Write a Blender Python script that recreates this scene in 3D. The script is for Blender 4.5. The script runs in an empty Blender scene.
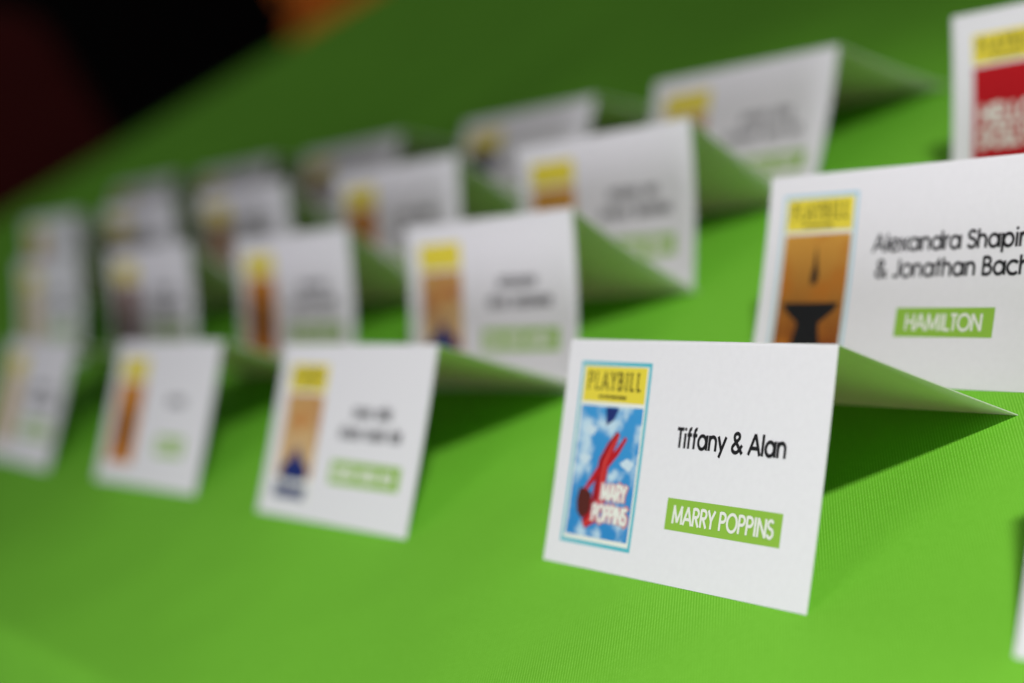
import bpy, bmesh, math, random
from mathutils import Matrix, Vector

scene = bpy.context.scene
COL = scene.collection
MM = 0.001
R = math.radians

# ------------------------------------------------------------------ camera
cam_data = bpy.data.cameras.new('camera')
cam = bpy.data.objects.new('camera', cam_data)
COL.objects.link(cam)
cam.matrix_world = Matrix(((0.534628, -0.011329, 0.845012, 0.246956),
                           (0.715081, 0.538943, -0.445197, -0.157402),
                           (-0.45037, 0.842266, 0.296235, 0.164319),
                           (0, 0, 0, 1)))
cam_data.sensor_width = 36
cam_data.lens = 62.13
cam_data.clip_start = 0.01
cam_data.clip_end = 50
cam_data.dof.use_dof = True
cam_data.dof.focus_distance = 0.355
cam_data.dof.aperture_fstop = 5.3
scene.camera = cam

# ------------------------------------------------------------------ world and lamps
world = bpy.data.worlds.new('World')
scene.world = world
world.use_nodes = True
bg = world.node_tree.nodes['Background']
bg.inputs['Color'].default_value = (0.98, 0.97, 1.0, 1)
bg.inputs['Strength'].default_value = 0.135

def area_lamp(name, loc, target, size, power, color, spread=180):
    d = bpy.data.lights.new(name, 'AREA')
    d.shape = 'DISK'
    d.size = size
    d.energy = power
    d.color = color
    d.spread = R(spread)
    o = bpy.data.objects.new(name, d)
    COL.objects.link(o)
    o.location = loc
    o.rotation_euler = (Vector(target) - Vector(loc)).to_track_quat('-Z', 'Y').to_euler()
    return o

def spot_lamp(name, loc, target, radius, power, cone, color):
    d = bpy.data.lights.new(name, 'SPOT')
    d.energy = power
    d.color = color
    d.shadow_soft_size = radius
    d.spot_size = R(cone)
    d.spot_blend = 1.0
    o = bpy.data.objects.new(name, d)
    COL.objects.link(o)
    o.location = loc
    o.rotation_euler = (Vector(target) - Vector(loc)).to_track_quat('-Z', 'Y').to_euler()
    return o

# a small spot up on the right, a wide soft lamp low in front of the table, then two added warm fills for the far cloth and a chair
spot_lamp('key_spot', (0.48, 0.048, 0.66), (-0.05, 0.03, 0.0), 0.030, 22.8, 45, (1.0, 0.98, 0.94))
area_lamp('front_lamp', (-0.04, -1.05, 0.25), (-0.1, 0.0, 0.03), 0.50, 5.2, (0.96, 0.94, 1.0))
area_lamp('far_cloth_fill', (-1.3, 1.5, 1.9), (-1.0, 0.6, 0.0), 0.8, 1.6, (1.0, 0.80, 0.35))  # added warm fill that lifts the far cloth, not a known ceiling fitting
spot_lamp('chair_fill_spot', (-3.3, 0.6, 1.6), (-4.25, 2.2, 0.1), 0.1, 80.0, 60, (1.0, 0.85, 0.65))  # added spot to brighten the orange chair, no real source known there

scene.view_settings.view_transform = 'Standard'
scene.view_settings.look = 'None'
scene.view_settings.exposure = 0.0
scene.view_settings.gamma = 1.0
scene.view_settings.use_curve_mapping = False

# ------------------------------------------------------------------ materials
MATS = {}
def mat(name, color, rough=0.6, spec=0.3, grain=0.0, grain_scale=900.0, bump=0.0, transl=None, sheen=0.0, emit=None):
    if name in MATS:
        return MATS[name]
    m = bpy.data.materials.new(name)
    m.use_nodes = True
    nt = m.node_tree
    b = nt.nodes['Principled BSDF']
    b.inputs['Base Color'].default_value = (*color, 1)
    b.inputs['Roughness'].default_value = rough
    b.inputs['Specular IOR Level'].default_value = spec
    b.inputs['Sheen Weight'].default_value = sheen
    tc = nt.nodes.new('ShaderNodeTexCoord')
    if grain or bump:
        n = nt.nodes.new('ShaderNodeTexNoise')
        n.inputs['Scale'].default_value = grain_scale
        n.inputs['Detail'].default_value = 4
        nt.links.new(tc.outputs['Object'], n.inputs['Vector'])
        if grain:
            r = nt.nodes.new('ShaderNodeValToRGB')
            r.color_ramp.elements[0].position = 0.3
            r.color_ramp.elements[1].position = 0.7
            r.color_ramp.elements[0].color = (*[max(0, c * (1 - grain)) for c in color], 1)
            r.color_ramp.elements[1].color = (*[min(1, c * (1 + grain)) for c in color], 1)
            nt.links.new(n.outputs['Fac'], r.inputs['Fac'])
            nt.links.new(r.outputs['Color'], b.inputs['Base Color'])
        if bump:
            bp = nt.nodes.new('ShaderNodeBump')
            bp.inputs['Strength'].default_value = bump
            bp.inputs['Distance'].default_value = 0.0002
            nt.links.new(n.outputs['Fac'], bp.inputs['Height'])
            nt.links.new(bp.outputs['Normal'], b.inputs['Normal'])
    if transl:
        t = nt.nodes.new('ShaderNodeBsdfTranslucent')
        t.inputs['Color'].default_value = (0.95, 0.95, 0.55, 1)     # card lets warm light through
        mx = nt.nodes.new('ShaderNodeMixShader')
        mx.inputs['Fac'].default_value = transl
        nt.links.new(b.outputs['BSDF'], mx.inputs[1])
        nt.links.new(t.outputs['BSDF'], mx.inputs[2])
        nt.links.new(mx.outputs['Shader'], nt.nodes['Material Output'].inputs['Surface'])
    MATS[name] = m
    return m

paper = mat('white_card_stock', (0.895, 0.888, 0.935), 0.7, 0.25, grain=0.014, grain_scale=700, bump=0.14, transl=0.08)
paper_back = mat('white_card_stock_flap', (0.895, 0.888, 0.935), 0.7, 0.25, grain=0.014, grain_scale=700, bump=0.14, transl=0.22)
ink_card = mat('unprinted_card', (0.86, 0.853, 0.88), 0.7, 0.25)
ink_black = mat('black_ink', (0.012, 0.012, 0.014), 0.55)
ink_white = mat('white_ink', (0.85, 0.87, 0.80), 0.6)
ink_yellow = mat('yellow_ink', (0.84, 0.70, 0.06), 0.5)
ink_cyan = mat('cyan_ink', (0.10, 0.52, 0.62), 0.5)
ink_pale_cyan = mat('pale_cyan_ink', (0.42, 0.66, 0.78), 0.5)
ink_green = mat('green_ink', (0.29, 0.54, 0.06), 0.5)
ink_red = mat('red_ink', (0.52, 0.012, 0.018), 0.5)
ink_brown = mat('brown_ink', (0.10, 0.018, 0.014), 0.5)
ink_navy = mat('navy_ink', (0.015, 0.03, 0.17), 0.5)
ink_pink = mat('pink_ink', (0.62, 0.28, 0.34), 0.5)
ink_masthead = mat('dark_masthead_ink', (0.06, 0.05, 0.012), 0.5)
ink_orange = mat('orange_ink', (0.62, 0.22, 0.03), 0.5)
ink_tan = mat('tan_ink', (0.62, 0.42, 0.22), 0.5)

def gradient_mat(name, c_low, c_high, blotch, v0, v1, scale=120.0):
    """printed artwork: a vertical colour run in the card's own coordinates with printed mottling"""
    m = bpy.data.materials.new(name)
    m.use_nodes = True
    nt = m.node_tree
    b = nt.nodes['Principled BSDF']
    b.inputs['Roughness'].default_value = 0.5
    b.inputs['Specular IOR Level'].default_value = 0.3
    tc = nt.nodes.new('ShaderNodeTexCoord')
    sp = nt.nodes.new('ShaderNodeSeparateXYZ')
    nt.links.new(tc.outputs['Object'], sp.inputs[0])
    mr = nt.nodes.new('ShaderNodeMapRange')
    mr.inputs['From Min'].default_value = v0
    mr.inputs['From Max'].default_value = v1
    nt.links.new(sp.outputs['Z'], mr.inputs['Value'])
    mixc = nt.nodes.new('ShaderNodeMix')
    mixc.data_type = 'RGBA'
    mixc.inputs['A'].default_value = (*c_low, 1)
    mixc.inputs['B'].default_value = (*c_high, 1)
    nt.links.new(mr.outputs['Result'], mixc.inputs['Factor'])
    no = nt.nodes.new('ShaderNodeTexNoise')
    no.inputs['Scale'].default_value = scale
    no.inputs['Detail'].default_value = 3
    nt.links.new(tc.outputs['Object'], no.inputs['Vector'])
    rp = nt.nodes.new('ShaderNodeMapRange')
    rp.inputs['From Min'].default_value = 0.50
    rp.inputs['From Max'].default_value = 0.64
    nt.links.new(no.outputs['Fac'], rp.inputs['Value'])
    mix2 = nt.nodes.new('ShaderNodeMix')
    mix2.data_type = 'RGBA'
    nt.links.new(rp.outputs['Result'], mix2.inputs['Factor'])
    nt.links.new(mixc.outputs['Result'], mix2.inputs['A'])
    mix2.inputs['B'].default_value = (*blotch, 1)
    nt.links.new(mix2.outputs['Result'], b.inputs['Base Color'])
    return m

def cloth_material():
    m = bpy.data.materials.new('green_twill_cloth')
    m.use_nodes = True
    nt = m.node_tree
    b = nt.nodes['Principled BSDF']
    b.inputs['Roughness'].default_value = 0.75
    b.inputs['Specular IOR Level'].default_value = 0.06
    tc = nt.nodes.new('ShaderNodeTexCoord')
    mp = nt.nodes.new('ShaderNodeMapping')
    mp.inputs['Rotation'].default_value = (0, 0, R(-45))
    nt.links.new(tc.outputs['Object'], mp.inputs['Vector'])
    wv = nt.nodes.new('ShaderNodeTexWave')
    wv.wave_type = 'BANDS'
    wv.bands_direction = 'X'
    # one band per 0.62 mm
    wv.inputs['Scale'].default_value = (2 * math.pi / 0.62e-3) / 20.0
    wv.inputs['Distortion'].default_value = 1.4
    wv.inputs['Detail'].default_value = 2.0
    wv.inputs['Detail Scale'].default_value = 0.05
    nt.links.new(mp.outputs['Vector'], wv.inputs['Vector'])
    # threads crossing the ribs break them up
    mp2 = nt.nodes.new('ShaderNodeMapping')
    mp2.inputs['Rotation'].default_value = (0, 0, R(-45))
    mp2.inputs['Scale'].default_value = (2600, 500, 1)
    nt.links.new(tc.outputs['Object'], mp2.inputs['Vector'])
    n1 = nt.nodes.new('ShaderNodeTexNoise')
    n1.inputs['Scale'].default_value = 1.0
    n1.inputs['Detail'].default_value = 2
    nt.links.new(mp2.outputs['Vector'], n1.inputs['Vector'])
    n2 = nt.nodes.new('ShaderNodeTexNoise')
    n2.inputs['Scale'].default_value = 14
    n2.inputs['Detail'].default_value = 5
    nt.links.new(tc.outputs['Object'], n2.inputs['Vector'])
    h = nt.nodes.new('ShaderNodeMath')
    h.operation = 'MULTIPLY'
    nt.links.new(wv.outputs['Fac'], h.inputs[0])
    nt.links.new(n1.outputs['Fac'], h.inputs[1])
    ramp = nt.nodes.new('ShaderNodeValToRGB')
    ramp.color_ramp.elements[0].position = 0.05
    ramp.color_ramp.elements[0].color = (0.145, 0.475, 0.026, 1)
    ramp.color_ramp.elements[1].position = 0.55
    ramp.color_ramp.elements[1].color = (0.225, 0.61, 0.062, 1)
    nt.links.new(h.outputs[0], ramp.inputs['Fac'])
    hs = nt.nodes.new('ShaderNodeHueSaturation')
    mr = nt.nodes.new('ShaderNodeMapRange')
    mr.inputs['From Min'].default_value = 0.3
    mr.inputs['From Max'].default_value = 0.7
    mr.inputs['To Min'].default_value = 0.94
    mr.inputs['To Max'].default_value = 1.06
    nt.links.new(n2.outputs['Fac'], mr.inputs['Value'])
    nt.links.new(mr.outputs['Result'], hs.inputs['Value'])
    nt.links.new(ramp.outputs['Color'], hs.inputs['Color'])
    nt.links.new(hs.outputs['Color'], b.inputs['Base Color'])
    bp = nt.nodes.new('ShaderNodeBump')
    bp.inputs['Strength'].default_value = 0.30
    bp.inputs['Distance'].default_value = 0.00012
    nt.links.new(h.outputs[0], bp.inputs['Height'])
    n3 = nt.nodes.new('ShaderNodeTexNoise')
    n3.inputs['Scale'].default_value = 11
    n3.inputs['Detail'].default_value = 3
    nt.links.new(tc.outputs['Object'], n3.inputs['Vector'])
    bp3 = nt.nodes.new('ShaderNodeBump')
    bp3.inputs['Strength'].default_value = 0.5
    bp3.inputs['Distance'].default_value = 0.004
    nt.links.new(n3.outputs['Fac'], bp3.inputs['Height'])
    nt.links.new(bp3.outputs['Normal'], bp.inputs['Normal'])
    nt.links.new(bp.outputs['Normal'], b.inputs['Normal'])
    return m

# ------------------------------------------------------------------ object helpers
def mesh_obj(name, verts, faces, m, parent=None, smooth=False):
    me = bpy.data.meshes.new(name)
    me.from_pydata([tuple(v) for v in verts], [], faces)
    me.materials.append(m)
    me.update()
    if smooth:
        for p in me.polygons:
            p.use_smooth = True
    o = bpy.data.objects.new(name, me)
    COL.objects.link(o)
    if parent:
        o.parent = parent
    return o

def tag(o, label, cat, group=None):
    o['label'] = label
    o['category'] = cat
    if group:
        o['group'] = group

# ------------------------------------------------------------------ the cloth-covered table and the dark room
def smooth_noise(x, s):
    return math.sin(x * 1.0 + s) * 0.5 + math.sin(x * 2.3 + 1.7 * s) * 0.3 + math.sin(x * 5.1 + 0.6 * s) * 0.2

X0, X1, Y0, Y1 = -1.30, 0.75, -0.077, 0.98
def table_cloth():
    # rounded rectangle swept outwards: flat top, rolled edge, folded drop
    ring = []
    rc = 0.03
    for cx, cy, a0 in ((X1 - rc, Y1 - rc, 0), (X0 + rc, Y1 - rc, 90), (X0 + rc, Y0 + rc, 180), (X1 - rc, Y0 + rc, 270)):
        for k in range(9):
            a = R(a0 + k * 90 / 8)
            ring.append((cx + rc * math.cos(a), cy + rc * math.sin(a), math.cos(a), math.sin(a)))
    dense = []
    n = len(ring)
    for i in range(n):
        p, q = ring[i], ring[(i + 1) % n]
        L = math.hypot(q[0] - p[0], q[1] - p[1])
        steps = max(1, int(L / 0.012))
        for s in range(steps):
            t = s / steps
            dense.append([p[j] + (q[j] - p[j]) * t for j in range(4)])
    verts, faces = [], []
    profile = [(-0.004, 0.0), (-0.002, -0.0003), (0.0, -0.001), (0.002, -0.0026), (0.004, -0.005), (0.010, -0.013),
               (0.026, -0.036), (0.042, -0.08), (0.056, -0.16), (0.064, -0.28), (0.070, -0.42), (0.075, -0.56), (0.08, -0.72)]
    N = len(dense)
    peri = 0
    for d, (off, z) in enumerate(profile):
        s = 0.0
        for i, (x, y, nx, ny) in enumerate(dense):
            j = (i + 1) % N
            wave = smooth_noise(s * 34, 0.4) * min(1, max(0, -z - 0.01) / 0.3) * 0.022
            o = off + wave
            verts.append((x + nx * o, y + ny * o, z))
            s += math.hypot(dense[j][0] - x, dense[j][1] - y)
    for d in range(len(profile) - 1):
        for i in range(N):
            j = (i + 1) % N
            faces.append((d * N + i, (d + 1) * N + i, (d + 1) * N + j, d * N + j))
    faces.append(tuple(range(N)))
    return mesh_obj('tablecloth', verts, faces, cloth_material(), smooth=False)

def wood_table():
    t = bpy.data.objects.new('table', None)
    COL.objects.link(t)
    t.location = ((X0 + X1) / 2, (Y0 + Y1) / 2, -0.75)
    tag(t, 'long table hidden beneath the green cloth', 'table')
    wm = mat('table_wood', (0.18, 0.09, 0.04), 0.5, grain=0.2, grain_scale=30)
    hx, hy = (X1 - X0) / 2 - 0.004, (Y1 - Y0) / 2 - 0.004
    def box(name, ax, bx, ay, by, az, bz):
        v = [(x, y, z) for x in (ax, bx) for y in (ay, by) for z in (az, bz)]
        f = [(0, 1, 3, 2), (4, 6, 7, 5), (0, 4, 5, 1), (2, 3, 7, 6), (0, 2, 6, 4), (1, 5, 7, 3)]
        return mesh_obj(name, v, f, wm, t)
    box('table_top', -hx, hx, -hy, hy, 0.72, 0.745)
    for sx in (-1, 1):
        for sy in (-1, 1):
            cx, cy = sx * (hx - 0.08), sy * (hy - 0.08)
            box('leg', cx - 0.025, cx + 0.025, cy - 0.025, cy + 0.025, 0.0, 0.72)
    return t

cloth = table_cloth()
for p in cloth.data.polygons:
    p.use_smooth = len(p.vertices) == 4
tag(cloth, 'bright green twill tablecloth that all the place cards stand on', 'tablecloth')
wood_table()

floor = mesh_obj('floor', [(-9, -4, -0.75), (4, -4, -0.75), (4, 7, -0.75), (-9, 7, -0.75)], [(0, 1, 2, 3)],
                 mat('dark_carpet', (0.010, 0.008, 0.008), 0.95, 0.05, grain=0.5, grain_scale=60))
floor['kind'] = 'structure'
wall = mesh_obj('wall', [(-9, -4, -0.75), (-9, 7, -0.75), (4, 7, -0.75), (4, 7, 2.4), (-9, 7, 2.4), (-9, -4, 2.4)], [(0, 1, 4, 5), (1, 2, 3, 4)],
                mat('dark_wall', (0.012, 0.010, 0.010), 0.95, 0.05, grain=0.4, grain_scale=20))
wall['kind'] = 'structure'

# ------------------------------------------------------------------ a stroke alphabet in the manner of a geometric sans
def arc(cx, cy, rx, ry, a0, a1, n=None):
    n = n or max(4, int(abs(a1 - a0) / 14))
    return [(cx + rx * math.cos(R(a0 + (a1 - a0) * i / n)), cy + ry * math.sin(R(a0 + (a1 - a0) * i / n))) for i in range(n + 1)]

XH = 0.74
r_ = XH / 2
def bowl(cx):
    return arc(cx, r_, 0.265, r_ - 0.045, 0, 360, 28)
G = {
 ' ': (0.32, []),
 'T': (0.56, [[(0.28, 0), (0.28, 1)], [(0.0, 0.94), (0.56, 0.94)]]),
 'A': (0.78, [[(0.03, 0), (0.39, 1)], [(0.75, 0), (0.39, 1)], [(0.16, 0.33), (0.62, 0.33)]]),
 'S': (0.56, [arc(0.28, 0.735, 0.20, 0.205, 20, 180) + arc(0.28, 0.735, 0.20, 0.205, 180, 250)[1:] + arc(0.28, 0.285, 0.225, 0.235, 75, -90)[1:] + arc(0.28, 0.285, 0.225, 0.235, -90, -165)[1:]]),
 'J': (0.50, [[(0.40, 1), (0.40, 0.26)] + arc(0.215, 0.26, 0.185, 0.21, 0, -150)[1:]]),
 'B': (0.58, [[(0.09, 0), (0.09, 1)], [(0.09, 0.95), (0.26, 0.95)] + arc(0.26, 0.745, 0.18, 0.205, 90, -90)[1:] + [(0.09, 0.54)], [(0.09, 0.53), (0.29, 0.53)] + arc(0.29, 0.29, 0.22, 0.24, 90, -90)[1:] + [(0.09, 0.05)]]),
 'H': (0.70, [[(0.09, 0), (0.09, 1)], [(0.61, 0), (0.61, 1)], [(0.09, 0.53), (0.61, 0.53)]]),
 'M': (0.88, [[(0.09, 0), (0.14, 1)], [(0.13, 1), (0.44, 0.08)], [(0.75, 1), (0.44, 0.08)], [(0.79, 0), (0.74, 1)]]),
 'I': (0.24, [[(0.12, 0), (0.12, 1)]]),
 'L': (0.48, [[(0.09, 0), (0.09, 1)], [(0.09, 0.055), (0.46, 0.055)]]),
 'O': (0.88, [arc(0.44, 0.5, 0.38, 0.46, 90, 450, 32)]),
 'N': (0.74, [[(0.09, 0), (0.09, 1)], [(0.09, 0.98), (0.65, 0.02)], [(0.65, 0), (0.65, 1)]]),
 'R': (0.60, [[(0.09, 0), (0.09, 1)], [(0.09, 0.95), (0.30, 0.95)] + arc(0.30, 0.725, 0.20, 0.225, 90, -90)[1:] + [(0.09, 0.50)], [(0.26, 0.50), (0.54, 0)]]),
 'Y': (0.66, [[(0.33, 0), (0.33, 0.46)], [(0.33, 0.44), (0.03, 1)], [(0.33, 0.44), (0.63, 1)]]),
 'P': (0.56, [[(0.09, 0), (0.09, 1)], [(0.09, 0.95), (0.28, 0.95)] + arc(0.28, 0.715, 0.21, 0.235, 90, -90)[1:] + [(0.09, 0.48)]]),
 'E': (0.54, [[(0.09, 0), (0.09, 1)], [(0.09, 0.945), (0.50, 0.945)], [(0.09, 0.53), (0.47, 0.53)], [(0.09, 0.055), (0.50, 0.055)]]),
 'D': (0.74, [[(0.09, 0), (0.09, 1)], [(0.09, 0.945), (0.26, 0.945)] + arc(0.26, 0.5, 0.40, 0.445, 90, -90)[1:] + [(0.09, 0.055)]]),
 '!': (0.24, [[(0.12, 0.28), (0.12, 1)], [(0.12, 0.0), (0.12, 0.13)]]),
 '&': (0.74, [[(0.70, 0.0), (0.20, 0.66)] + arc(0.325, 0.80, 0.155, 0.16, 205, -40)[1:] + [(0.16, 0.40)] + arc(0.30, 0.245, 0.215, 0.20, 135, 290)[1:] + [(0.52, 0.18), (0.66, 0.42)]]),
 'a': (0.74, [bowl(0.335), [(0.655, 0), (0.655, XH)]]),
 'c': (0.64, [arc(0.37, r_, 0.31, r_ - 0.03, 42, 318)]),
 'd': (0.74, [bowl(0.335), [(0.655, 0), (0.655, 1.02)]]),
 'p': (0.74, [bowl(0.405), [(0.085, -0.28), (0.085, XH)]]),
 'e': (0.68, [[(0.04, r_), (0.65, r_)] + arc(0.345, r_, 0.305, r_ - 0.035, 0, 318)[1:]]),
 'o': (0.70, [arc(0.35, r_, 0.305, r_ - 0.03, 90, 450, 28)]),
 'f': (0.36, [[(0.15, 0), (0.15, 0.84)] + arc(0.27, 0.84, 0.12, 0.15, 180, 75)[1:], [(0.02, 0.68), (0.33, 0.68)]]),
 'h': (0.64, [[(0.09, 0), (0.09, 1.02)], [(0.09, 0.40)] + arc(0.315, 0.42, 0.225, 0.27, 180, 0)[1:] + [(0.54, 0)]]),
 'i': (0.22, [[(0.11, 0), (0.11, XH)], [(0.11, 0.88), (0.11, 1.02)]]),
 'l': (0.22, [[(0.11, 0), (0.11, 1.02)]]),
 'n': (0.64, [[(0.09, 0), (0.09, XH)], [(0.09, 0.40)] + arc(0.315, 0.42, 0.225, 0.27, 180, 0)[1:] + [(0.54, 0)]]),
 'r': (0.38, [[(0.09, 0), (0.09, XH)], [(0.09, 0.44)] + arc(0.30, 0.44, 0.20, 0.25, 180, 70)[1:]]),
 't': (0.36, [[(0.17, 0), (0.17, 0.98)], [(0.02, 0.68), (0.33, 0.68)]]),
 'x': (0.58, [[(0.03, 0), (0.55, XH)], [(0.55, 0), (0.03, XH)]]),
 'y': (0.60, [[(0.03, XH), (0.31, 0.06)], [(0.57, XH), (0.17, -0.27)]]),
}
# advance widths of such a face, relative to the capital height
ADV = dict(A=1.03, l=.28, e=.905, x=.67, a=.95, n=.81, d=.95, r=.42, S=.69, h=.80, p=.95, i=.28, o=.91, y=.746, T=.61, f=.47, J=.67,
           t=.47, B=.80, c=.85, H=.95, M=1.28, I=.315, L=.643, O=1.21, N=1.03, R=.845, Y=.825, P=.823, E=.75, D=1.03)
ADV['&'], ADV[' '], ADV['!'] = 1.05, .386, .4
G = {k: (ADV[k], [[(x * ADV[k] / w, y) for x, y in s_] for s_ in st]) for k, (w, st) in G.items()}
# slab-serif capitals for the masthead
def slab(name):
    w, st = G[name]
    w2 = w + 0.14
    st = [[(x + 0.07, y) for x, y in s] for s in st]
    k = w / {'P': .56, 'L': .48, 'A': .78, 'Y': .66, 'B': .58, 'I': .24}[name]
    feet = {'P': [(0.16, 0), (0.16, 1)], 'L': [(0.16, 1)], 'A': [(0.10, 0), (0.82, 0)], 'Y': [(0.40, 0), (0.10, 1), (0.70, 1)],
            'B': [(0.16, 0), (0.16, 1)], 'I': [(0.19, 0), (0.19, 1)]}[name]
    for fx, fy in feet:
        fx = (fx - 0.07) * k + 0.07
        yy = 0.06 if fy == 0 else 0.94
        st = st + [[(fx - 0.17, yy), (fx + 0.17, yy)]]
    return w2, st

def strip(pts, w):
    """a polyline thickened to a quad strip -> (verts, faces), with square ends"""
    n = len(pts)
    closed = n > 3 and math.dist(pts[0], pts[-1]) < 1e-6
    left, right = [], []
    for i in range(n):
        if closed:
            a = pts[i - 1] if i > 0 else pts[-2]
            b = pts[i + 1] if i < n - 1 else pts[1]
        else:
            a = pts[max(0, i - 1)]
            b = pts[min(n - 1, i + 1)]
        dx, dy = b[0] - a[0], b[1] - a[1]
        L = math.hypot(dx, dy) or 1
        nx, ny = -dy / L * w / 2, dx / L * w / 2
        left.append((pts[i][0] + nx, pts[i][1] + ny))
        right.append((pts[i][0] - nx, pts[i][1] - ny))
    verts = left + right
    faces = [(i, n + i, n + i + 1, i + 1) for i in range(n - 1)]
    return verts, faces

def text_strokes(s, cap, weight, track=0.0, squeeze=1.0, slabs=False):
    """-> list of (verts, faces) in mm from the left baseline, and total width"""
    out = []
    x = 0.0
    for ch in s:
        w, strokes = slab(ch) if (slabs and ch != ' ') else G[ch]
        for st in strokes:
            pts = [((x + px * squeeze) * cap, py * cap) for px, py in st]
            out.append(strip(pts, weight * cap))
        x += w * squeeze + track
    return out, (x - track) * cap

# ------------------------------------------------------------------ the folded place cards
CW, CH, TH = 88.9, 50.8, 0.20
BOW = 0.35

class Card:
    """front-panel coordinates: u to the right, v up the panel from the table edge (mm), h out of the paper"""
    def __init__(self, lean, bow=BOW, bow_back=BOW):
        self.lean, self.bow, self.bow_back = lean, bow, bow_back
    def front(self, u, v, h=0.0):
        t = v / CH
        s = -self.bow * 4 * t * (1 - t)          # slight hollow of the panel
        hh = h + s
        sl, cl = math.sin(self.lean), math.cos(self.lean)
        # along the panel (0, sin, cos); outward normal (0, -cos, sin)
        return Vector(((u - CW / 2), v * sl - hh * cl, v * cl + hh * sl)) * MM
    def back(self, u, v, h=0.0):
        t = v / CH
        s = -self.bow_back * 4 * t * (1 - t)
        hh = h + s
        sl, cl = math.sin(self.lean), math.cos(self.lean)
        return Vector(((u - CW / 2), 2 * CH * sl - (v * sl - hh * cl), v * cl + hh * sl)) * MM

def panel(card, side, name, parent):
    f = card.front if side == 'front' else card.back
    n = 18
    rows = []
    for i in range(n + 1):
        v = CH * i / n
        ho, hi = 0.0, -TH
        vo = vi = v
        if i == n:                                # fold: round the outside over, mitre the inside
            vo = CH - 0.02
            vi = CH - TH * math.tan(math.pi / 2 - card.lean) if card.lean > 0.3 else CH - TH
        if i == n - 1:
            pass
        rows.append((vo, vi, ho, hi))
    # extra outside ring just under the fold for a soft crease
    rows.insert(n, (CH - 0.7, CH - 1.2, 0.0, -TH))
    verts, faces = [], []
    for vo, vi, ho, hi in rows:
        for u in (0.0, CW):
            verts.append(f(u, vo, ho - (0.10 if vo > CH - 0.1 else 0.0)))
            verts.append(f(u, vi, hi))
    m = len(rows)
    for i in range(m - 1):
        a, b = i * 4, (i + 1) * 4
        faces += [(a, a + 2, b + 2, b), (a + 1, b + 1, b + 3, a + 3), (a, b, b + 1, a + 1), (a + 2, a + 3, b + 3, b + 2)]
    faces.append((0, 1, 3, 2))
    e = (m - 1) * 4
    faces.append((e, e + 2, e + 3, e + 1))
    if side == 'back':
        faces = [tuple(reversed(q)) for q in faces]
    o = mesh_obj(name, verts, faces, paper if side == 'front' else paper_back, parent)
    return o

def print_mesh(card, name, parts, h, m, parent, step=0.0):
    """parts: list of (verts2d, faces) in panel mm; each piece lies a few microns above the last"""
    verts, faces = [], []
    for k, (vs, fs) in enumerate(parts):
        b = len(verts)
        for (u, v) in vs:
            verts.append(card.front(u, v, h + step * k))
        for q in fs:
            a = [vs[i] for i in q]
            area = sum(a[i][0] * a[(i + 1) % len(a)][1] - a[(i + 1) % len(a)][0] * a[i][1] for i in range(len(a)))
            q = q if area > 0 else tuple(reversed(q))
            faces.append(tuple(b + i for i in q))
    return mesh_obj(name, verts, faces, m, parent)

def rect(u0, v0, u1, v1, n=None):
    n = n or max(1, int(abs(v1 - v0) / 2.5))
    vs, fs = [], []
    for i in range(n + 1):
        v = v0 + (v1 - v0) * i / n
        vs += [(u0, v), (u1, v)]
    for i in range(n):
        fs.append((2 * i, 2 * i + 1, 2 * i + 3, 2 * i + 2))
    return vs, fs

def poly(pts):
    return pts, [tuple(range(len(pts)))]

def fan(pts):
    c = (sum(p[0] for p in pts) / len(pts), sum(p[1] for p in pts) / len(pts))
    n = len(pts)
    return [c] + pts, [(0, 1 + i, 1 + (i + 1) % n) for i in range(n)]

def placed(strokes, u, v):
    return [([(x + u, y + v) for x, y in vs], fs) for vs, fs in strokes]

def scribble(rng, width, cap, weight):
    """word-like marks too blurred to be read"""
    out = []
    adv = cap * 0.50
    n = max(3, int(width / adv))
    word = rng.randint(4, 7)
    for i in range(n):
        if word == 0 and i < n - 3:
            word = rng.randint(4, 7)
            continue
        word = max(0, word - 1)
        x = i * adv
        k = rng.random()
        top = cap if rng.random() < 0.25 else cap * 0.72
        if k < 0.35:
            out.append(strip([(x + adv * 0.25, 0), (x + adv * 0.25, top)], weight))
            out.append(strip([(x + adv * 0.70, 0), (x + adv * 0.70, cap * 0.68)], weight))
        elif k < 0.80:
            out.append(strip(arc(x + adv * 0.48, cap * 0.36, adv * 0.36, cap * 0.31, 90, 450, 14), weight))
        else:
            out.append(strip([(x + adv * 0.28, 0), (x + adv * 0.28, top)], weight))
            out.append(strip(arc(x + adv * 0.55, cap * 0.36, adv * 0.27, cap * 0.31, 90, -90, 8), weight))
    return out

STEP = 0.004
def lettering(card, name, text, cap, weight, m, parent, u_center=None, u_left=None, v=0.0, track=0.02, squeeze=1.0, h=0.05, width=None, slabs=False):
    st, w = text_strokes(text, cap, weight, track, squeeze, slabs)
    if width:
        squeeze *= width / w
        st, w = text_strokes(text, cap, weight, track, squeeze, slabs)
        k = width / w
        st = [([(x * k, y) for x, y in vs], fs) for vs, fs in st]
        w = width
    u = u_left if u_left is not None else u_center - w / 2
    return print_mesh(card, name, placed(st, u, v), h, m, parent, STEP)

def ellipse(cx, cy, rx, ry, a=0, n=18):
    ca, sa = math.cos(R(a)), math.sin(R(a))
    return [(cx + rx * math.cos(2 * math.pi * i / n) * ca - ry * math.sin(2 * math.pi * i / n) * sa,
             cy + rx * math.cos(2 * math.pi * i / n) * sa + ry * math.sin(2 * math.pi * i / n) * ca) for i in range(n)]

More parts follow.
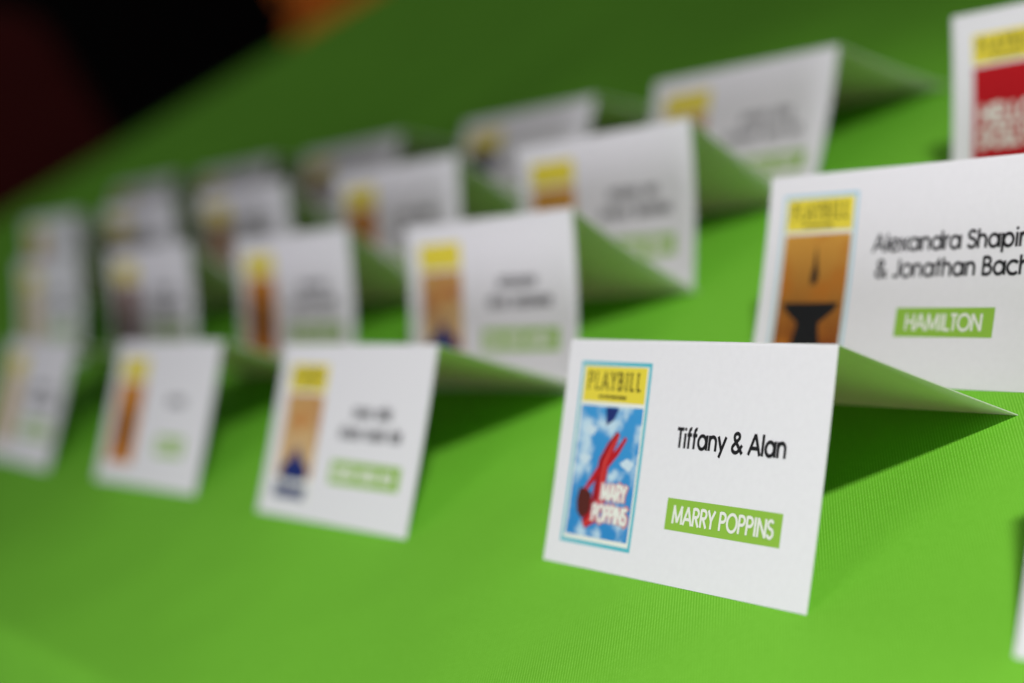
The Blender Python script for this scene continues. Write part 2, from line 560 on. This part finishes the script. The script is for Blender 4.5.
ART = {}
def art_material(kind):
    if kind not in ART:
        z0, z1 = 5 * MM, 28 * MM
        ART[kind] = {
            'sky': lambda: gradient_mat('printed_blue_sky', (0.03, 0.26, 0.62), (0.05, 0.33, 0.70), (0.55, 0.75, 0.88), z0, z1, 150),
            'amber': lambda: gradient_mat('printed_amber', (0.22, 0.045, 0.006), (0.66, 0.33, 0.055), (0.50, 0.17, 0.02), z0, z1, 70),
            'red': lambda: mat('printed_red', (0.50, 0.006, 0.012), 0.5),
            'gold': lambda: gradient_mat('printed_gold', (0.72, 0.54, 0.32), (0.60, 0.34, 0.10), (0.52, 0.22, 0.08), z0, z1, 110),
            'rust': lambda: gradient_mat('printed_rust', (0.62, 0.22, 0.02), (0.70, 0.30, 0.03), (0.45, 0.13, 0.02), z0, z1, 110),
            'pale': lambda: gradient_mat('printed_pale', (0.70, 0.55, 0.36), (0.78, 0.62, 0.30), (0.60, 0.42, 0.25), z0, z1, 110),
            'plum': lambda: gradient_mat('printed_plum', (0.10, 0.05, 0.05), (0.36, 0.20, 0.12), (0.20, 0.06, 0.06), z0, z1, 110),
            'dark': lambda: gradient_mat('printed_dark', (0.05, 0.04, 0.07), (0.03, 0.03, 0.09), (0.08, 0.04, 0.04), z0, z1, 110),
        }[kind]()
    return ART[kind]

def make_card(x_right, y, yaw, lean, kind, names, banner, label, seed, dense=True, frame=None, bow=BOW):
    """x_right, y: the front panel's lower right corner (mm)"""
    rng = random.Random(seed)
    c = Card(R(lean), bow, bow * 0.5)
    root = bpy.data.objects.new('place_card', None)
    COL.objects.link(root)
    ya = R(yaw)
    root.location = ((x_right - CW / 2 * math.cos(ya)) * MM, (y - CW / 2 * math.sin(ya)) * MM, 0.00008)
    root.rotation_euler = (0, 0, ya)
    root.empty_display_size = 0.02
    tag(root, label, 'place card', 'folded place cards set out in rows')
    panel(c, 'front', 'front_panel', root)
    panel(c, 'back', 'back_panel', root)
    # printed programme cover
    P0, P1, Q0, Q1 = 5.5, 32.0, 5.0, 45.8
    fr = frame or ink_card
    cover = print_mesh(c, 'programme_cover', [rect(P0, Q0, P1, Q1)], 0.02, fr, root)
    if frame:
        print_mesh(c, 'white_border', [rect(P0 + 0.9, Q0 + 0.9, P1 - 0.9, Q1 - 0.9)], 0.035, ink_white, cover)
    print_mesh(c, 'masthead', [rect(7.1, 36.8, 30.5, 44.7)], 0.05, ink_yellow, cover)
    art = print_mesh(c, 'artwork', [rect(7.2, 6.9, 30.5, 35.9)], 0.05, art_material(kind), cover)
    if dense:
        lettering(c, 'masthead_lettering', 'PLAYBILL', 4.0, 0.115, ink_masthead, cover, u_center=18.8, v=39.5, width=20.4, h=0.065, slabs=True, track=0.16)
        sub = scribble(rng, 10.5, 0.75, 0.16)
        print_mesh(c, 'small_print', placed(sub, 13.4, 37.7), 0.065, ink_masthead, cover, STEP)
    if kind == 'sky':
        # plain stand-in for the illustration: a slanting red ribbon and two dark blots on the sky
        spine = [(22.6, 30.2), (20.4, 27.2), (18.4, 23.6), (18.0, 19.6), (18.2, 15.4), (16.6, 12.0), (13.6, 9.4)]
        half = [0.7, 1.5, 2.0, 2.0, 2.6, 2.5, 1.1]
        left, right = [], []
        for k, (px, py) in enumerate(spine):
            qa, qb = spine[max(0, k - 1)], spine[min(6, k + 1)]
            dx, dy = qb[0] - qa[0], qb[1] - qa[1]
            ln = math.hypot(dx, dy)
            left.append((px - dy / ln * half[k], py + dx / ln * half[k]))
            right.append((px + dy / ln * half[k], py - dx / ln * half[k]))
        print_mesh(c, 'red_ribbon_shape', [(left + right, [(i, 7 + i, 8 + i, i + 1) for i in range(6)])], 0.065, ink_red, cover)
        def stripe(t0, t1):
            a_ = [(l[0] + (r[0] - l[0]) * t0, l[1] + (r[1] - l[1]) * t0) for l, r in zip(left, right)]
            b_ = [(l[0] + (r[0] - l[0]) * t1, l[1] + (r[1] - l[1]) * t1) for l, r in zip(left, right)]
            return (a_ + b_, [(i, 7 + i, 8 + i, i + 1) for i in range(6)])
        print_mesh(c, 'light_red_stripe', [stripe(0.30, 0.48)], 0.072, mat('light_red_ink', (0.72, 0.07, 0.06), 0.5), cover)
        print_mesh(c, 'dark_red_stripe', [stripe(0.70, 0.92)], 0.072, mat('dark_red_ink', (0.26, 0.008, 0.014), 0.5), cover)
        tail = [(19.6, 24.4), (22.6, 26.8), (25.2, 29.6), (26.0, 29.0), (23.4, 25.4), (20.4, 22.6)]
        print_mesh(c, 'red_ribbon_tail', [fan_ear(tail)], 0.085, ink_red, cover)
        tail = [(16.6, 22.8), (14.2, 20.0), (12.2, 17.4), (13.2, 16.8), (15.4, 18.8), (17.4, 21.0)]
        print_mesh(c, 'red_ribbon_tail', [fan_ear(tail)], 0.085, ink_red, cover)
        print_mesh(c, 'brown_patch', [fan_ear([(10.4, 17.2), (12.8, 17.6), (15.4, 16.2), (15.0, 12.4), (12.6, 10.6), (10.6, 12.0), (9.9, 14.6)])], 0.08, ink_brown, cover)
        for bu, bv in ((12.0, 30.5), (27.0, 23.5), (11.0, 24.0)):
            print_mesh(c, 'cloud_puff', [fan([(bu + (2.3 + 0.5 * math.sin(q * 2.9)) * math.cos(q), bv + (1.1 + 0.3 * math.cos(q * 3.7)) * math.sin(q)) for q in [k * 2 * math.pi / 20 for k in range(20)]])], 0.058, mat('cloud_ink', (0.62, 0.78, 0.88), 0.5), cover)
        print_mesh(c, 'dark_patch', [poly([(16.8, 35.6), (21.8, 35.6), (20.2, 33.0), (17.6, 31.6), (17.3, 33.4)])], 0.065, ink_navy, cover)
        lettering(c, 'title_outline', 'MARY', 3.9, 0.40, ink_pink, cover, u_center=23.6, v=15.2, width=9.6, h=0.09)
        lettering(c, 'title_outline', 'POPPINS', 3.9, 0.40, ink_pink, cover, u_center=23.0, v=10.4, width=13.2, h=0.09)
        lettering(c, 'title_lettering', 'MARY', 3.7, 0.20, ink_white, cover, u_center=23.6, v=15.3, width=9.2, h=0.15)
        lettering(c, 'title_lettering', 'POPPINS', 3.7, 0.20, ink_white, cover, u_center=23.0, v=10.5, width=12.8, h=0.17)
    elif kind == 'amber':
        spire = [(19.0, 33.4), (19.8, 29.0), (20.6, 25.8), (19.8, 23.2), (19.0, 24.2), (18.2, 23.2), (17.9, 25.4), (18.6, 28.6)]
        print_mesh(c, 'dark_spire_shape', [fan(spire)], 0.065, ink_black, cover)
        hour = [(8.8, 19.2), (28.8, 19.2), (27.6, 17.4), (22.6, 14.2), (24.2, 7.0), (13.2, 7.0), (15.0, 14.2), (10.0, 17.4)]
        print_mesh(c, 'dark_pedestal_shape', [fan(hour)], 0.065, ink_black, cover)
    elif kind == 'red':
        lettering(c, 'title_lettering', 'HELLO', 5.2, 0.24, ink_white, cover, u_center=18.8, v=20.4, width=19.0, h=0.065)
        lettering(c, 'title_lettering', 'DOLLY!', 5.2, 0.24, ink_white, cover, u_center=18.8, v=14.2, width=19.0, h=0.065)
    elif kind == 'gold':
        print_mesh(c, 'navy_shape', [fan([(19.0, 21.0), (22.4, 17.2), (27.4, 14.2), (26.8, 10.6), (11.2, 10.6), (10.6, 14.4), (15.8, 17.0)])], 0.065, ink_navy, cover)
        print_mesh(c, 'white_foot', [rect(7.2, 4.8, 30.5, 11.4)], 0.06, ink_white, cover)
        print_mesh(c, 'foot_marks', placed(scribble(rng, 21, 5.0, 1.15), 8.4, 5.4), 0.075, ink_navy, cover, STEP)
        print_mesh(c, 'brown_blot', [fan(ellipse(18.6, 28.0, 2.0, 3.4))], 0.065, ink_orange, cover)
    elif kind == 'rust':
        print_mesh(c, 'brown_shape', [fan(ellipse(18.8, 19.5, 5.0, 8.5))], 0.065, ink_brown, cover)
    elif kind == 'pale':
        print_mesh(c, 'tan_shape', [fan(ellipse(18.8, 18.0, 6.0, 6.5))], 0.065, ink_tan, cover)
    elif kind == 'plum':
        print_mesh(c, 'brown_shape', [fan(ellipse(17.8, 16.0, 7.5, 7.0))], 0.065, ink_brown, cover)
    elif kind == 'dark':
        print_mesh(c, 'navy_shape', [fan(ellipse(18.8, 22.0, 7.0, 9.0))], 0.065, ink_navy, cover)
    # names
    UC = 60.9
    if isinstance(names, str):
        names = [names]
    if names and not names[0].startswith('~'):
        if len(names) == 1:
            lettering(c, 'name_lettering', names[0], 4.2, 0.178, ink_black, root, u_center=UC - 0.4, v=28.4, width=34.6, h=0.02)
        else:
            lettering(c, 'name_lettering', names[0], 4.15, 0.178, ink_black, root, u_center=62.6, v=30.9, width=49.0, h=0.02)
            lettering(c, 'name_lettering', names[1], 4.15, 0.178, ink_black, root, u_center=62.6, v=24.9, width=46.0, h=0.02)
    else:
        rows_ = int(names[0][1])
        for k in range(rows_):
            wd = rng.uniform(20, 26) if (k == 0 and rows_ > 1) else rng.uniform(32, 40)
            if rows_ == 1:
                wd = 15.0
            vv = 28.4 if rows_ == 1 else (29.8, 24.0)[k]
            print_mesh(c, 'name_lettering', placed(scribble(rng, wd, 4.4, 0.66), UC - wd / 2, vv), 0.02, ink_black, root, STEP)
    # show banner
    bw = {'MARRY POPPINS': 36.2, 'HAMILTON': 29.2, '~short': 23.0}.get(banner, rng.uniform(38, 44))
    if banner == 'HAMILTON':
        UC = 62.8
    ban = print_mesh(c, 'show_banner', [rect(UC - bw / 2, 11.3, UC + bw / 2, 17.9)], 0.02, ink_green, root)
    if not banner.startswith('~'):
        lettering(c, 'banner_lettering', banner, 3.75, 0.17, ink_white, ban, u_center=UC, v=12.75, width=bw - (4.2 if bw > 32 else 6.2), h=0.035)
    else:
        print_mesh(c, 'banner_lettering', placed(scribble(rng, bw - 4, 4.2, 0.8), UC - bw / 2 + 2, 13.0), 0.035, ink_white, ban, STEP)
    return root

def fan_ear(pts):
    """triangulate a simple polygon by ear clipping"""
    idx = list(range(len(pts)))
    def cr(a, b, c):
        return (b[0] - a[0]) * (c[1] - a[1]) - (b[1] - a[1]) * (c[0] - a[0])
    area = sum(pts[i][0] * pts[(i + 1) % len(pts)][1] - pts[(i + 1) % len(pts)][0] * pts[i][1] for i in range(len(pts)))
    if area < 0:
        idx.reverse()
    faces = []
    guard = 0
    while len(idx) > 3 and guard < 500:
        guard += 1
        for k in range(len(idx)):
            i, j, l = idx[k - 1], idx[k], idx[(k + 1) % len(idx)]
            a, b, c = pts[i], pts[j], pts[l]
            if cr(a, b, c) <= 0:
                continue
            if any(cr(a, b, pts[q]) > 0 and cr(b, c, pts[q]) > 0 and cr(c, a, pts[q]) > 0 for q in idx if q not in (i, j, l)):
                continue
            faces.append((i, j, l))
            idx.pop(k)
            break
    faces.append(tuple(idx))
    return pts, faces

CARDS = [
 # front row, right to left
 (0.0, 0.0, -0.13, 41.0, 'sky', 'Tiffany & Alan', 'MARRY POPPINS', 'sharp white place card printed Tiffany & Alan with green MARRY POPPINS banner', True, ink_cyan),
 (-149.1, -2.9, 1.1, 43.6, 'gold', '~2', '~', 'blurred card with gold and navy cover in the front row, next left of Tiffany & Alan', True, None),
 (-288.3, -3.9, 1.65, 44.0, 'rust', '~1', '~short', 'front row card with a narrow orange cover and one short line of name', False, None),
 (-429.5, -8.0, -0.6, 45.3, 'pale', '~2', '~', 'front row card cut off by the left picture edge', False, None),
 (138.2, 0.4, 0.0, 43.0, 'rust', '~2', '~', 'card cut off at lower right picture edge, only its white left border showing', False, None),
 # second row
 (-3.7, 74.5, -0.2, 41.0, 'amber', ['Alexandra Shapiro', '& Jonathan Bach'], 'HAMILTON', 'white place card with amber and black cover and green HAMILTON banner', True, ink_pale_cyan),
 (-156.0, 65.4, 2.4, 31.0, 'gold', '~2', '~', 'second row card with tan and navy cover, touching the left edge of Tiffany & Alan card', False, None),
 (-293.0, 66.8, 2.2, 30.0, 'rust', '~2', '~', 'second row card with dark orange cover, standing behind the short name card', False, None),
 (-433.0, 66.5, 1.9, 29.0, 'plum', '~2', '~', 'second row blurred card with brownish cover, third left of the HAMILTON card', False, None),
 (-570.0, 64.4, 1.6, 31.0, 'pale', '~2', '~', 'second row heavily blurred card above the front row card at the left picture edge', False, None),
 # third row
 (-160.5, 117.5, 2.3, 31.5, 'amber', '~2', '~', 'third row card with yellow and dark orange cover, rightmost of its row', False, None),
 (-294.0, 117.5, 2.5, 31.5, 'rust', '~2', '~', 'third row card with orange cover, second from the right in its row', False, None),
 (-430.0, 116.8, 1.7, 28.0, 'gold', '~2', '~', 'third row blurred card with yellowish brown cover, third from right in its row', False, None),
 (-560.0, 117.5, 1.85, 28.5, 'pale', '~2', '~', 'third row very blurred card, fourth from right in its row', False, None),
 (-700.0, 117.0, 1.5, 30.0, 'rust', '~2', '~', 'third row faint blurred card nearest the left picture edge', False, None),
 # back row
 (-6.4, 164.1, 1.67, 33.5, 'red', '~2', '~', 'card with a red cover and white letters at upper right picture corner', True, None),
 (-160.0, 169.8, 2.5, 47.5, 'amber', '~2', '~', 'back row card with yellow and orange cover, just left of the red cover card', False, None),
 (-296.0, 170.0, 2.6, 52.0, 'dark', '~2', '~', 'back row card with a dark navy cover under a yellow masthead', False, None),
 (-444.0, 168.0, 3.2, 52.0, 'plum', '~2', '~', 'back row blurred card with brown cover, left of the dark navy cover card', False, None),
 (-578.0, 167.5, 2.4, 52.0, 'pale', '~2', '~', 'back row dim blurred card, second last towards the dark corner', False, None),
 (-712.0, 167.0, 2.0, 52.0, 'rust', '~2', '~', 'back row dimmest blurred card, last towards the dark corner', False, None),
]
for i, (x, y, yaw, lean, kind, names, banner, label, dense, frame) in enumerate(CARDS):
    hollow = 0.35 if i < 5 else (0.8 if kind == 'red' or banner == 'HAMILTON' else 1.0 + 0.3 * math.sin(i * 2.1))
    make_card(x, y, yaw, lean, kind, names, banner, label, 100 + i, dense, frame, hollow)

# ------------------------------------------------------------------ chairs in the dark room beyond the table
def banquet_chair(loc, rz, width, fabric, wood, label):
    t = bpy.data.objects.new('chair', None)
    COL.objects.link(t)
    t.location = loc
    t.rotation_euler = (0, 0, R(rz))
    tag(t, label, 'chair')
    hw = width / 2
    def slab_obj(name, outline, axis_fn, thick, m):
        n = len(outline)
        vs = [axis_fn(a, b, 0) for a, b in outline] + [axis_fn(a, b, thick) for a, b in outline]
        fs = [tuple(range(n - 1, -1, -1)), tuple(range(n, 2 * n))] + [(i, (i + 1) % n, n + (i + 1) % n, n + i) for i in range(n)]
        o = mesh_obj(name, vs, fs, m, t)
        bv = o.modifiers.new('bevel', 'BEVEL')
        bv.width = 0.012
        bv.segments = 3
        return o
    top = [(-hw, 0.50), (hw, 0.50), (hw, 0.84)] + [(hw * math.cos(R(a)), 0.84 + 0.10 * math.sin(R(a))) for a in range(15, 180, 15)] + [(-hw, 0.84)]
    slab_obj('backrest', top, lambda a, b, c: (a, 0.20 + c + (b - 0.5) * 0.12, b), 0.045, fabric)
    seat = [(-hw, -0.22), (hw, -0.22), (hw * 0.92, 0.20), (-hw * 0.92, 0.20)]
    slab_obj('seat', seat, lambda a, b, c: (a, b, 0.42 + c), 0.06, fabric)
    for sx in (-1, 1):
        for sy, zz in ((-0.18, 0.42), (0.21, 0.56)):
            o = [(sx * (hw - 0.03) - 0.014, sy - 0.014), (sx * (hw - 0.03) + 0.014, sy - 0.014), (sx * (hw - 0.03) + 0.014, sy + 0.014), (sx * (hw - 0.03) - 0.014, sy + 0.014)]
            vs = [(x, y, 0) for x, y in o] + [(x, y, zz) for x, y in o]
            mesh_obj('leg', vs, [(3, 2, 1, 0), (4, 5, 6, 7)] + [(i, (i + 1) % 4, 4 + (i + 1) % 4, 4 + i) for i in range(4)], wood, t)
    return t

dark_wood = mat('dark_chair_wood', (0.03, 0.012, 0.008), 0.5)
banquet_chair((-2.18, 0.50, -0.75), 250, 0.40, mat('dark_red_upholstery', (0.085, 0.006, 0.006), 0.9, grain=0.3, grain_scale=200), dark_wood,
              'dark red chair back, a blurred dark shape at the upper left picture edge')
banquet_chair((-4.22, 2.22, -0.75), 60, 0.30, mat('orange_upholstery', (0.60, 0.16, 0.012), 0.9, grain=0.2, grain_scale=200), dark_wood,
              'blurred orange chair back beyond the far corner of the green cloth')
